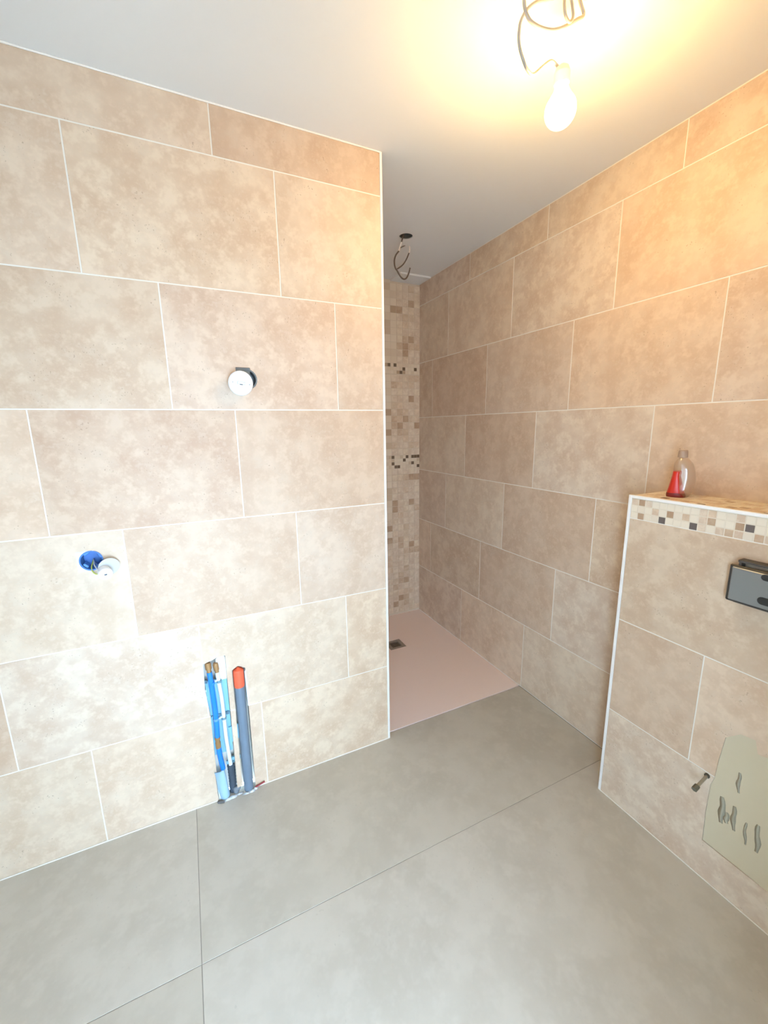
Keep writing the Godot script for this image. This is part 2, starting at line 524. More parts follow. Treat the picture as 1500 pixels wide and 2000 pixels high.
func trims():
	# white corner bead on the outside corner of the partition
	var st := begin()
	box(st, Vector3(-0.0075, 0.0, -0.010), Vector3(0.0025, H, 0.0022), 0.0012)
	tag(obj("trim_1", st, m_white), "white corner bead down the end of the left wall", "corner trim", "structure")
	st = begin()
	box(st, Vector3(XB - 0.0025, 0.0, ZB - 0.0025), Vector3(XB + 0.009, YB + 0.002, ZB + 0.0085), 0.0012)
	tag(obj("trim_2", st, m_white), "white corner bead up the free end of the low boxed wall", "corner trim", "structure")
	st = begin()
	box(st, Vector3(XB - 0.0025, YB - 0.0085, ZB + 0.0085), Vector3(XB + 0.009, YB + 0.0022, ZN), 0.0012)
	tag(obj("trim_3", st, m_white), "white edge bead along the top of the low boxed wall", "edge trim", "structure")
	# silicone joints
	var m := mat(Color(0.95, 0.93, 0.89), 0.5)
	st = begin(); box(st, Vector3(XS, 0.0, 0.0), Vector3(-0.803, 0.004, 0.004), 0.0015)
	box(st, Vector3(-0.648, 0.0, 0.0), Vector3(0.0, 0.004, 0.004), 0.0015)
	tag(obj("trim_4", st, m), "white silicone line where the left wall meets the floor", "sealant line", "structure")
	st = begin(); box(st, Vector3(XB - 0.004, 0.0, ZB), Vector3(XB, 0.004, ZN), 0.0015)
	tag(obj("trim_5", st, m), "white silicone line at the foot of the low boxed wall", "sealant line", "structure")
	st = begin(); box(st, Vector3(XS, H - 0.005, 0.0), Vector3(-0.001, H, 0.004), 0.0015)
	tag(obj("trim_6", st, m), "white joint where the left wall meets the ceiling", "sealant line", "structure")

func chip_mesh(w: float, h: float) -> ArrayMesh:
	var st := begin()
	prism(st, rect(-w / 2, -h / 2, w / 2, h / 2), -0.006, 0.0, Transform3D.IDENTITY, 0.0012)
	return st.commit()

func chip_tone() -> int:
	var r := rng.randf()
	if r < 0.34: return 0
	if r < 0.58: return 1
	if r < 0.80: return 2
	if r < 0.91: return 3
	return 4

func shower_mosaic(wf):
	var big := chip_mesh(0.0465, 0.0465)
	var dark := [Vector2(.616, 1.639), Vector2(.66, 1.588), Vector2(.713, 1.538), Vector2(.66, 1.539), Vector2(.614, 1.485), Vector2(.812, 1.738), Vector2(.615, 1.388), Vector2(.762, 1.58), Vector2(.859, 1.539), Vector2(.832, 1.136), Vector2(.869, 1.138), Vector2(.829, .937), Vector2(.678, .887), Vector2(.679, .944), Vector2(.726, .634), Vector2(.627, .738), Vector2(.626, .634), Vector2(.829, .593), Vector2(.769, .281), Vector2(.723, .128), Vector2(.67, .09), Vector2(.83, 2.39), Vector2(.735, 2.34), Vector2(.83, 2.14), Vector2(.77, 2.09), Vector2(.74, 2.04), Vector2(.69, 2.35)]
	var ys := []
	for k in 11: ys.append(2.0135 + 0.0490 * k)
	for k in 12: ys.append(1.885 - 0.0496 * k)
	for k in 24: ys.append(1.19 - 0.0500 * k)
	var rest := begin()
	for y in ys:
		for j in 18:
			var x := 0.8605 - 0.049 * j
			var tone := chip_tone()
			for d in dark:
				if absf(d.x - x) < 0.026 and absf(d.y - y) < 0.025: tone = 5 if int(d.x * 100.0 + d.y * 10.0) % 3 > 0 else 4
			if x > 0.578 + 0.045 * y:
				var o := obj("mosaic_chip", big, chip_mats[tone], wf)
				o.position = f_far * Vector3(x, y, 0)
			else:
				rest.set_color(chip_cols[tone].srgb_to_linear())
				prism(rest, rect(x - 0.023, y - 0.023, x + 0.023, y + 0.023), -0.006, 0.0, f_far)
	# two accent bands of half-size chips
	var da := [Vector2(.628, 1.976), Vector2(.677, 1.974), Vector2(.753, 1.949), Vector2(.727, 1.926), Vector2(.853, 1.95)]
	var db := [Vector2(.662, 1.301), Vector2(.74, 1.277), Vector2(.639, 1.251), Vector2(.687, 1.225), Vector2(.814, 1.3), Vector2(.838, 1.299), Vector2(.864, 1.298), Vector2(.814, 1.252), Vector2(.864, 1.225), Vector2(.764, 1.3)]
	for b in [[1.9760, da, 3], [1.3005, db, 4]]:
		for r in b[2]:
			var y: float = b[0] - 0.0248 * r
			for j in 36:
				var x := 0.8715 - 0.0246 * j
				var c: Color = chip_cols[chip_tone()]
				if rng.randf() < 0.08: c = chip_cols[5]
				for d in b[1]:
					if absf(d.x - x) < 0.0124 and absf(d.y - y) < 0.0125: c = chip_cols[6]
				rest.set_color(c.srgb_to_linear())
				prism(rest, rect(x - 0.0114, y - 0.0114, x + 0.0114, y + 0.0114), -0.006, 0.0, f_far)
	var m := mat(Color.WHITE, 0.45)
	m.vertex_color_use_as_albedo = true
	var o := obj("small_mosaic", rest, m, wf)
	o.set_meta("kind", "stuff")

func boxing():
	# cistern box: low wall in front of the right wall
	var st := begin()
	box(st, Vector3(XB + 0.008, 0, ZB + 0.0012), Vector3(XR, YB - 0.0012, ZN))
	var patch := PackedVector2Array([Vector2(1.045, 0.140), Vector2(1.20, 0.138), Vector2(1.48, 0.140), Vector2(1.48, 0.52), Vector2(1.30, 0.535), Vector2(1.18, 0.530), Vector2(1.165, 0.562), Vector2(1.142, 0.556), Vector2(1.132, 0.596), Vector2(1.095, 0.590), Vector2(1.060, 0.552), Vector2(1.052, 0.46), Vector2(1.049, 0.39), Vector2(1.042, 0.36), Vector2(1.041, 0.25)])
	for p in minus(ZB, 0, ZN, YB - 0.001, [patch], [1.2]): prism(st, p, -0.010, -0.0012, f_box)
	var wb := obj("wall_cistern", st, m_grout)
	tag(wb, "low tiled box wall hiding the toilet cistern along the right wall", "wall", "structure")
	var u0 := ZB + 0.009
	courses(wb, [[0.001, 0.395, [1.27]], [0.395, 0.788, [0.970, 1.57]], [0.788, 1.190, [1.27]]], u0, ZN, f_box, [patch], [], 13)
	courses(wb, [[0.001, 0.395, []], [0.395, 0.788, []], [0.788, YB - 0.002, []]], XB + 0.01, XR - 0.002, f_end, [], [], 5)
	# mosaic band under the top edge and mosaic on the top, in a bed of beige grout
	st = begin()
	prism(st, rect(ZB + 0.009, 1.192, ZN, YB - 0.002), -0.008, -0.0009, f_box)
	prism(st, rect(ZB + 0.009, XB + 0.009, ZN, XR - 0.001), -0.008, -0.0009, f_top)
	obj("grout_bed", st, mat(Color(0.86, 0.81, 0.73), 0.85), wb)
	var p := 0.0246
	var m := chip_mesh(p - 0.0022, p - 0.0022)
	var front := {Vector2i(1, 0): 5, Vector2i(1, 2): 5, Vector2i(3, 1): 3, Vector2i(4, 2): 7, Vector2i(5, 1): 5, Vector2i(8, 2): 7, Vector2i(7, 1): 4, Vector2i(10, 1): 5, Vector2i(13, 1): 5, Vector2i(14, 1): 7, Vector2i(12, 2): 4, Vector2i(15, 2): 4, Vector2i(10, 0): 3, Vector2i(17, 0): 5}
	var topd := {Vector2i(3, 1): 6, Vector2i(6, 0): 5, Vector2i(8, 0): 7, Vector2i(12, 2): 5, Vector2i(11, 1): 5, Vector2i(16, 2): 6, Vector2i(18, 4): 5, Vector2i(15, 0): 6, Vector2i(9, 5): 5}
	var rest := begin()
	for j in 60:
		var z := ZB + 0.0105 + p * (j + 0.5)
		for r in 3:
			var tone: int = front.get(Vector2i(j, r), [8, 8, 9, 8, 2][rng.randi() % 5])
			var y := YB - 0.0095 - p * (r + 0.5)
			if j < 23:
				var o := obj("mosaic_chip", m, chip_mats[tone], wb)
				o.transform = Transform3D(f_box.basis, f_box * Vector3(z, y, 0))
			else:
				rest.set_color(chip_cols[tone].srgb_to_linear())
				prism(rest, rect(z - 0.0112, y - 0.0112, z + 0.0112, y + 0.0112), -0.006, 0, f_box)
		for r in 8:
			var tone: int = topd.get(Vector2i(j, r), [8, 9, 2, 9, 0][rng.randi() % 5])
			var x := XB + 0.0105 + p * (r + 0.5)
			if j < 23:
				var o := obj("mosaic_chip", m, chip_mats[tone], wb)
				o.transform = Transform3D(f_top.basis, f_top * Vector3(z, x, 0))
			else:
				rest.set_color(chip_cols[tone].srgb_to_linear())
				prism(rest, rect(z - 0.0112, x - 0.0112, z + 0.0112, x + 0.0112), -0.006, 0, f_top)
	var vm := mat(Color.WHITE, 0.45)
	vm.vertex_color_use_as_albedo = true
	obj("small_mosaic", rest, vm, wb).set_meta("kind", "stuff")
	# unfinished patch: bare board with dabs of adhesive
	st = begin()
	prism(st, rect(1.036, 0.132, 1.49, 0.60), -0.0078, -0.003, f_box)
	var board := obj("bare_board", st, mat(Color(0.80, 0.745, 0.63), 0.85), wb)
	board.set_meta("label", "bare khaki board patch without tiles")
	var dm := mat(Color(0.68, 0.66, 0.58), 0.9)
	for s in [[1.108, .462, 1.113, .393, .006], [1.078, .343, 1.085, .250, .010], [1.110, .339, 1.118, .255, .008], [1.094, .30, 1.098, .262, .009], [1.144, .312, 1.151, .236, .005], [1.173, .331, 1.181, .238, .008], [1.22, .34, 1.23, .22, .008], [1.27, .33, 1.275, .23, .008]]:
		st = begin()
		var pts := []
		var rad := []
		for i in 9:
			var t := i / 8.0
			pts.append(Vector3(lerpf(s[0], s[2], t) + 0.002 * sin(t * 7.0 + s[0] * 40.0), lerpf(s[1], s[3], t), 0))
			rad.append(s[4] * (0.35 + 0.65 * sqrt(maxf(0.0, sin(PI * clampf(t, 0.04, 0.96))))) * (1.0 + 0.15 * sin(t * 13.0)))
		tube(st, pts, rad, 10, true, Transform3D(Basis(f_box.basis.x, f_box.basis.y, f_box.basis.z * 0.25), f_box * Vector3(0, 0, -0.0035)))
		obj("adhesive_dab", st, dm, board)

# ------------------------------------------------------------------ pipes in the chase of the left wall
func plumbing():
	var steel := mat(Color(0.54, 0.74, 0.81), 0.38, 0.15)
	var blue := mat(Color(0.14, 0.52, 0.92), 0.35)
	var white := mat(Color(0.88, 0.92, 0.93), 0.35)
	var brass := mat(Color(0.68, 0.53, 0.35), 0.35, 0.35)
	var plaster := mat(Color(0.87, 0.90, 0.91), 0.9)
	# plaster bed at the top of the chase
	var st := begin()
	prism(st, PackedVector2Array([Vector2(-0.745, 0.545), Vector2(-0.722, 0.545), Vector2(-0.722, 0.640), Vector2(-0.727, 0.648), Vector2(-0.745, 0.649), Vector2(-0.757, 0.640), Vector2(-0.757, 0.545)]), -0.045, -0.006, f_left)
	tag(obj("plaster_fill", st, plaster), "smooth white plaster filling beside the brass pipe ends", "plaster")
	# bracket: two folded plates with ears
	var br := thing("pipe_bracket", Vector3(-0.765, 0.15, -0.03), "pale blue metal mounting bracket behind the blue and white pipes", "bracket")
	var o0 := br.position
	st = begin(); prism(st, PackedVector2Array([Vector2(-0.803, 0.39), Vector2(-0.7235, 0.39), Vector2(-0.7225, 0.548), Vector2(-0.804, 0.545)]), -0.024, -0.019, Transform3D(f_left.basis, -o0))
	box(st, Vector3(-0.8035, 0.39, -0.022) - o0, Vector3(-0.798, 0.545, -0.011) - o0, 0.001)
	obj("upper_plate", st, steel, br)
	st = begin(); prism(st, PackedVector2Array([Vector2(-0.797, 0.205), Vector2(-0.7265, 0.205), Vector2(-0.7235, 0.388), Vector2(-0.798, 0.388)]), -0.023, -0.018, Transform3D(f_left.basis, -o0))
	box(st, Vector3(-0.7975, 0.30, -0.022) - o0, Vector3(-0.793, 0.388, -0.011) - o0, 0.001)
	obj("lower_plate", st, steel, br)
	st = begin(); prism(st, PackedVector2Array([Vector2(-0.735, 0.255), Vector2(-0.724, 0.247), Vector2(-0.696, 0.257), Vector2(-0.696, 0.322), Vector2(-0.735, 0.318)]), -0.020, -0.011, Transform3D(f_left.basis, -o0))
	obj("side_ear", st, steel, br)
	st = begin(); prism(st, PackedVector2Array([Vector2(-0.747, 0.150), Vector2(-0.705, 0.151), Vector2(-0.700, 0.157), Vector2(-0.700, 0.172), Vector2(-0.704, 0.176), Vector2(-0.747, 0.172)]), -0.020, -0.011, Transform3D(f_left.basis, -o0))
	box(st, Vector3(-0.757, 0.146, -0.022) - o0, Vector3(-0.725, 0.162, -0.011) - o0, 0.002)
	obj("foot_tab", st, steel, br)
	for y in [0.547, 0.386]:
		for x in [-0.801, -0.733]:
			st = begin()
			box(st, Vector3(x - 0.006, y - 0.007, -0.022) - o0, Vector3(x + 0.006, y + 0.007, -0.011) - o0, 0.002)
			obj("fixing_lug", st, mat(Color(0.36, 0.48, 0.54), 0.5), br)
	for y in [0.510, 0.482, 0.452, 0.425]:
		st = begin(); box(st, Vector3(-0.806, y - 0.005, -0.018) - o0, Vector3(-0.801, y + 0.005, -0.011) - o0, 0.001)
		obj("plaster_crumb", st, plaster, br)
	# blue pipe with brass end and brass coupling
	var bp := thing("water_pipe", Vector3(-0.780, 0.13, -0.001), "bright blue water pipe with brass end and brass joint", "pipe")
	o0 = bp.position
	st = begin()
	tube(st, curve([Vector3(-0.784, 0.593, -0.002) - o0, Vector3(-0.782, 0.55, 0.001) - o0, Vector3(-0.779, 0.47, 0.002) - o0, Vector3(-0.778, 0.38, 0.0) - o0, Vector3(-0.7805, 0.297, 0.0) - o0]), 0.0098, 14)
	tube(st, curve([Vector3(-0.7805, 0.252, 0.0) - o0, Vector3(-0.778, 0.20, -0.001) - o0, Vector3(-0.772, 0.137, -0.008) - o0]), 0.0098, 14)
	obj("blue_sleeve", st, blue, bp)
	st = begin()
	tube(st, [Vector3(-0.7805, 0.300, 0.0) - o0, Vector3(-0.781, 0.290, 0.0) - o0, Vector3(-0.781, 0.289, 0.0) - o0, Vector3(-0.781, 0.275, 0.0) - o0, Vector3(-0.781, 0.274, 0.0) - o0, Vector3(-0.7805, 0.248, 0.0) - o0], [0.0108, 0.0108, 0.0085, 0.0085, 0.0104, 0.0098], 14)
	obj("brass_coupling", st, brass, bp)
	st = begin()
	tube(st, [Vector3(-0.784, 0.590, -0.002) - o0, Vector3(-0.785, 0.606, -0.003) - o0, Vector3(-0.785, 0.607, -0.003) - o0, Vector3(-0.786, 0.628, -0.004) - o0, Vector3(-0.786, 0.634, -0.004) - o0], [0.0085, 0.0085, 0.0115, 0.0120, 0.0085], 12)
	obj("brass_end", st, brass, bp)
	for y in [0.546, 0.382]:
		st = begin()
		tube(st, [Vector3(-0.779, y - 0.005, 0.001) - o0, Vector3(-0.779, y + 0.005, 0.001) - o0], 0.0112, 14)
		obj("clip_ring", st, blue if y > 0.5 else mat(Color(0.42, 0.62, 0.80), 0.4), bp)
	# white pipe
	var wp := thing("water_pipe", Vector3(-0.750, 0.14, 0), "slim white water pipe with brass end next to the blue one", "pipe")
	o0 = wp.position
	st = begin()
	tube(st, curve([Vector3(-0.7555, 0.585, -0.002) - o0, Vector3(-0.7535, 0.54, 0.0) - o0, Vector3(-0.7495, 0.46, 0.002) - o0, Vector3(-0.7485, 0.37, 0.001) - o0, Vector3(-0.748, 0.28, 0.0) - o0, Vector3(-0.742, 0.150, -0.003) - o0]), 0.0078, 14)
	obj("white_sleeve", st, white, wp)
	st = begin()
	tube(st, [Vector3(-0.7555, 0.582, -0.002) - o0, Vector3(-0.7565, 0.594, -0.003) - o0, Vector3(-0.7565, 0.595, -0.003) - o0, Vector3(-0.759, 0.620, -0.004) - o0, Vector3(-0.759, 0.626, -0.004) - o0], [0.0075, 0.0075, 0.0102, 0.0108, 0.008], 12)
	obj("brass_end", st, brass, wp)
	for y in [0.546, 0.378]:
		st = begin()
		tube(st, [Vector3(-0.7525 + (0.55 - y) * 0.02, y - 0.005, 0.0) - o0, Vector3(-0.752 + (0.55 - y) * 0.02, y + 0.005, 0.0) - o0], 0.0094, 14)
		obj("clip_ring", st, mat(Color(0.45, 0.58, 0.62), 0.4), wp)
	for y in [0.552, 0.384]:     # pale saddle clips between the pipes
		st = begin()
		tube(st, [Vector3(-0.7675, y - 0.004, -0.004) - o0, Vector3(-0.762, y, 0.004) - o0, Vector3(-0.756, y + 0.003, 0.002) - o0], 0.0042, 8)
		obj("saddle_clip", st, mat(Color(0.90, 0.95, 0.97), 0.3), wp)
	# grey waste pipe with its orange cap
	var gp := thing("waste_pipe", Vector3(-0.679, 0.002, -0.006), "straight grey waste pipe with orange cap set in the wall", "pipe")
	st = begin()
	tube(st, [Vector3(0, -0.03, 0), Vector3(0.001, 0.25, 0), Vector3(0.0015, 0.555, -0.001)], 0.0195, 24)
	obj("pipe", st, mat(Color(0.44, 0.50, 0.56), 0.45), gp)
	st = begin()
	var cap := Transform3D(Basis(), Vector3(0.0015, 0.50, 0.0))
	lathe(st, [Vector2(0.0, -0.004), Vector2(0.0205, -0.004), Vector2(0.0212, 0.004), Vector2(0.0212, 0.066), Vector2(0.018, 0.072), Vector2(0.007, 0.078), Vector2(0.003, 0.082), Vector2(0.0, 0.083)], 24, cap)
	obj("orange_cap", st, mat(Color(0.92, 0.40, 0.26), 0.55), gp)
	st = begin()     # strip of filler left along its right side
	prism(st, PackedVector2Array([Vector2(-0.6525, 0.40), Vector2(-0.6475, 0.41), Vector2(-0.646, 0.50), Vector2(-0.649, 0.565), Vector2(-0.654, 0.56), Vector2(-0.653, 0.47)]), -0.03, 0.001, Transform3D(f_left.basis, Vector3.ZERO))
	tag(obj("filler_strip", st, plaster), "thin white strip of filler right of the orange-capped pipe", "filler")
	# sleeves at the floor
	var fs := thing("foam_sleeve", Vector3(-0.778, 0.0, -0.012), "split pale blue sleeve at the foot of the blue pipe", "sleeve")
	st = begin()
	for layer in [[0.021, Vector3(0.002, 0, 0)], [0.0185, Vector3(0.002, 0, 0)]]:
		var prev := []
		for i in 13:
			var y := 0.145 * i / 12.0 - 0.006
			var ring := []
			for k in 15:
				var a := deg_to_rad(-30.0 + 225.0 * k / 14.0)
				var r: float = layer[0] * (1.0 + 0.05 * sin(y * 60.0 + k))
				ring.append(Vector3(cos(a) * r, y, sin(a) * r) + layer[1] + Vector3(-0.10 * y, 0, 0))
			if prev:
				for k in 14:
					var na: Vector3 = (ring[k] - Vector3(layer[1].x, ring[k].y, 0)).normalized()
					var nb: Vector3 = (ring[k + 1] - Vector3(layer[1].x, ring[k].y, 0)).normalized()
					quad(st, [prev[k], prev[k + 1], ring[k + 1], ring[k]], [na, nb, nb, na])
			prev = ring
	obj("sleeve", st, mat(Color(0.64, 0.77, 0.86), 0.6), fs)
	st = begin()
	prism(st, PackedVector2Array([Vector2(-0.025, -0.003), Vector2(-0.014, -0.003), Vector2(-0.017, 0.06), Vector2(-0.021, 0.135), Vector2(-0.027, 0.15), Vector2(-0.026, 0.08)]), -0.02, 0.012, Transform3D.IDENTITY)
	obj("white_edge", st, mat(Color(0.87, 0.93, 0.95), 0.7), fs)
	var cd := thing("conduit", Vector3(-0.742, 0.0, -0.024), "dark grey ribbed conduit between the sleeve and the waste pipe", "conduit")
	st = begin()
	var cpts := []
	var crad := []
	for i in 41:
		var t := i / 40.0
		cpts.append(Vector3(0.002 * sin(t * 3.0), -0.01 + 0.155 * t, 0.004 * t))
		crad.append(0.0135 + (0.0016 if i % 4 < 2 else 0.0))
	tube(st, cpts, crad, 14)
	obj("ribbed_tube", st, mat(Color(0.26, 0.30, 0.34), 0.6), cd)
	st = begin(); tube(st, [Vector3(0.012, -0.01, 0.010), Vector3(0.012, 0.02, 0.012), Vector3(0.03, 0.022, 0.014)], [0.012, 0.014, 0.009], 10)
	obj("mortar_collar", st, mat(Color(0.50, 0.52, 0.54), 0.9), cd)
	# plaster lumps and the red cable end
	var lumps := [[-0.765, -0.001, 0.012, 0.022, 0.006, 0.008], [-0.745, -0.001, 0.010, 0.018, 0.007, 0.009], [-0.690, -0.002, 0.016, 0.024, 0.005, 0.007], [-0.668, -0.001, 0.016, 0.020, 0.006, 0.007], [-0.720, -0.004, 0.004, 0.026, 0.006, 0.010], [-0.653, 0.001, 0.010, 0.008, 0.007, 0.008]]
	st = begin()
	for l in lumps: ball(st, Vector3(l[0], l[1], l[2]), Vector3(l[3], l[4], l[5]), 12, 0.0)
	var pl := obj("plaster_rubble", st, mat(Color(0.84, 0.87, 0.89), 0.95))
	tag(pl, "white crumbs of plaster on the floor at the foot of the pipes", "plaster", "stuff")
	st = begin()
	tube(st, [Vector3(-0.804, 0.001, 0.010), Vector3(-0.795, 0.006, 0.018), Vector3(-0.780, 0.002, 0.022)], [0.006, 0.007, 0.003], 8)
	tag(obj("mortar_chip", st, mat(Color(0.40, 0.40, 0.40), 0.9)), "small dark chip of mortar at the left foot of the chase", "chip")
	st = begin()
	tube(st, curve([Vector3(-0.657, -0.002, 0.006), Vector3(-0.650, 0.008, 0.009), Vector3(-0.638, 0.012, 0.010), Vector3(-0.613, 0.020, 0.010)]), 0.0034, 8)
	tag(obj("cable_end", st, mat(Color(0.62, 0.22, 0.24), 0.5)), "short dull red cable end by the foot of the grey pipe", "cable")

# ------------------------------------------------------------------ the two wiring points on the left wall
func wall_boxes():
	var glossy := mat(Color(0.93, 0.94, 0.95), 0.3)
	# upper: dark box with a white round plate hanging in front
	var ub := thing("junction_box", Vector3(-0.553, 1.708, -0.02), "dark grey junction box in the wall behind the white round plate", "junction box")
	var st := begin()
	lathe(st, [Vector2(0.0, -0.030), Vector2(0.033, -0.030), Vector2(0.033, 0.014), Vector2(0.0355, 0.0165), Vector2(0.0355, 0.020), Vector2(0.031, 0.020), Vector2(0.031, -0.027), Vector2(0.0, -0.027)], 30, Transform3D(Basis(Vector3(1, 0, 0), Vector3(0, 0, 1), Vector3(0, -1, 0)), Vector3.ZERO))
	obj("cup", st, mat(Color(0.42, 0.44, 0.44), 0.6), ub)
	st = begin(); prism(st, rect(-0.036, -0.006, 0.012, 0.039), 0.004, 0.018, Transform3D.IDENTITY)
	obj("backing", st, mat(Color(0.48, 0.50, 0.50), 0.7), ub)
	var pd := thing("outlet_plate", Vector3(-0.580, 1.690, 0.034), "white round outlet plate hanging on the left wall, upper of two", "outlet plate")
	var tilt := Basis.from_euler(Vector3(0.10, 0.10, -0.12)) * Basis(Vector3(1, 0, 0), Vector3(0, 0, 1), Vector3(0, -1, 0))
	st = begin()
	lathe(st, [Vector2(0.0, -0.007), Vector2(0.040, -0.007), Vector2(0.0425, -0.004), Vector2(0.0425, 0.0), Vector2(0.040, 0.0035), Vector2(0.030, 0.005), Vector2(0.0, 0.0055)], 40, Transform3D(tilt, Vector3.ZERO))
	obj("disc", st, glossy, pd)
	var tt := Transform3D(tilt * Basis(Vector3(1, 0, 0), Vector3(0, 0, -1), Vector3(0, 1, 0)), Vector3.ZERO)
	st = begin(); box(st, Vector3(-0.014, -0.004, 0.004), Vector3(0.014, 0.006, 0.0085), 0.0015, tt)
	obj("hook_housing", st, mat(Color(0.84, 0.86, 0.88), 0.35), pd)
	st = begin(); box(st, Vector3(-0.005, -0.0055, 0.0045), Vector3(0.005, -0.0025, 0.0092), 0.0005, tt)
	obj("hook_slot", st, mat(Color(0.40, 0.41, 0.42), 0.6), pd)
	for x in [-0.029, 0.029]:
		st = begin(); tube(st, [Vector3(x, 0.0, 0.003), Vector3(x, 0.0, 0.0058)], 0.0022, 10, true, tt)
		obj("screw_hole", st, mat(Color(0.66, 0.67, 0.68), 0.6), pd)
	st = begin()
	tube(st, curve([Vector3(0.012, 0.012, -0.008), Vector3(0.024, 0.022, -0.022), Vector3(0.027, 0.018, -0.05)]), 0.0022, 8)
	obj("wire", st, mat(Color(0.45, 0.42, 0.40), 0.5), pd)
	# lower: blue box with a white lamp connector dangling
	var bb := thing("junction_box", Vector3(-1.104, 1.105, -0.02), "blue round junction box set in the left wall, lower of two", "junction box")
	st = begin()
	lathe(st, [Vector2(0.0, -0.032), Vector2(0.0315, -0.032), Vector2(0.0325, 0.016), Vector2(0.0345, 0.019), Vector2(0.0345, 0.0225), Vector2(0.030, 0.0225), Vector2(0.0295, -0.028), Vector2(0.0, -0.028)], 30, Transform3D(Basis(Vector3(1, 0, 0), Vector3(0, 0, 1), Vector3(0, -1, 0)), Vector3.ZERO))
	obj("cup", st, mat(Color(0.22, 0.42, 0.68), 0.45), bb)
	for a in [0.5, 2.1, 3.9, 5.3]:
		st = begin()
		var v := Vector2.from_angle(a)
		box(st, Vector3(-0.009, -0.004, -0.026), Vector3(0.009, 0.004, 0.012), 0.002, Transform3D(Basis(Vector3(0, 0, 1), a + PI / 2), Vector3(v.x, v.y, 0) * 0.027))
		obj("inner_rib", st, mat(Color(0.34, 0.58, 0.86), 0.4), bb)
	st = begin()
	for p in minus(-0.040, -0.034, 0.010, 0.034, [circle(Vector2.ZERO, 0.0335)], [0.0]): prism(st, p, 0.012, 0.0215, Transform3D.IDENTITY)
	obj("plaster_collar", st, mat(Color(0.86, 0.90, 0.92), 0.85), bb)
	var lc := thing("lamp_connector", Vector3(-1.066, 1.070, 0.038), "small white lamp connector dangling from the blue junction box", "connector")
	var ax := Vector3(0.30, -0.22, 0.93).normalized()
	var xx := Vector3.UP.cross(ax).normalized()
	var lb := Basis(xx, ax, xx.cross(ax))
	st = begin()
	lathe(st, [Vector2(0.0, -0.016), Vector2(0.016, -0.016), Vector2(0.0185, -0.012), Vector2(0.0205, 0.010), Vector2(0.0215, 0.014), Vector2(0.020, 0.018), Vector2(0.0, 0.0185)], 30, Transform3D(lb, Vector3.ZERO))
	obj("body", st, glossy, lc)
	st = begin()
	lathe(st, [Vector2(0.0, -0.010), Vector2(0.030, -0.010), Vector2(0.0315, -0.0085), Vector2(0.0315, -0.007), Vector2(0.0, -0.006)], 30, Transform3D(lb, Vector3(0.014, 0.010, -0.012)))
	obj("flange", st, mat(Color(0.78, 0.79, 0.78), 0.4), lc)
	st = begin()
	box(st, Vector3(-0.004, 0.0165, -0.002), Vector3(0.004, 0.0192, 0.003), 0.0005, Transform3D(lb, Vector3.ZERO))
	obj("slot", st, mat(Color(0.35, 0.36, 0.38), 0.6), lc)
	for w in [[Color(0.72, 0.74, 0.34), -0.006], [Color(0.80, 0.80, 0.82), 0.004], [Color(0.25, 0.35, 0.55), 0.010]]:
		st = begin()
		tube(st, curve([Vector3(w[1] * 0.5, 0.004, -0.018), Vector3(-0.020 + w[1], -0.004 + w[1], -0.022), Vector3(-0.036 + w[1], 0.012 + w[1], -0.040), Vector3(-0.038, 0.030, -0.078)]), 0.0021, 8)
		obj("wire", st, mat(w[0], 0.45), lc)

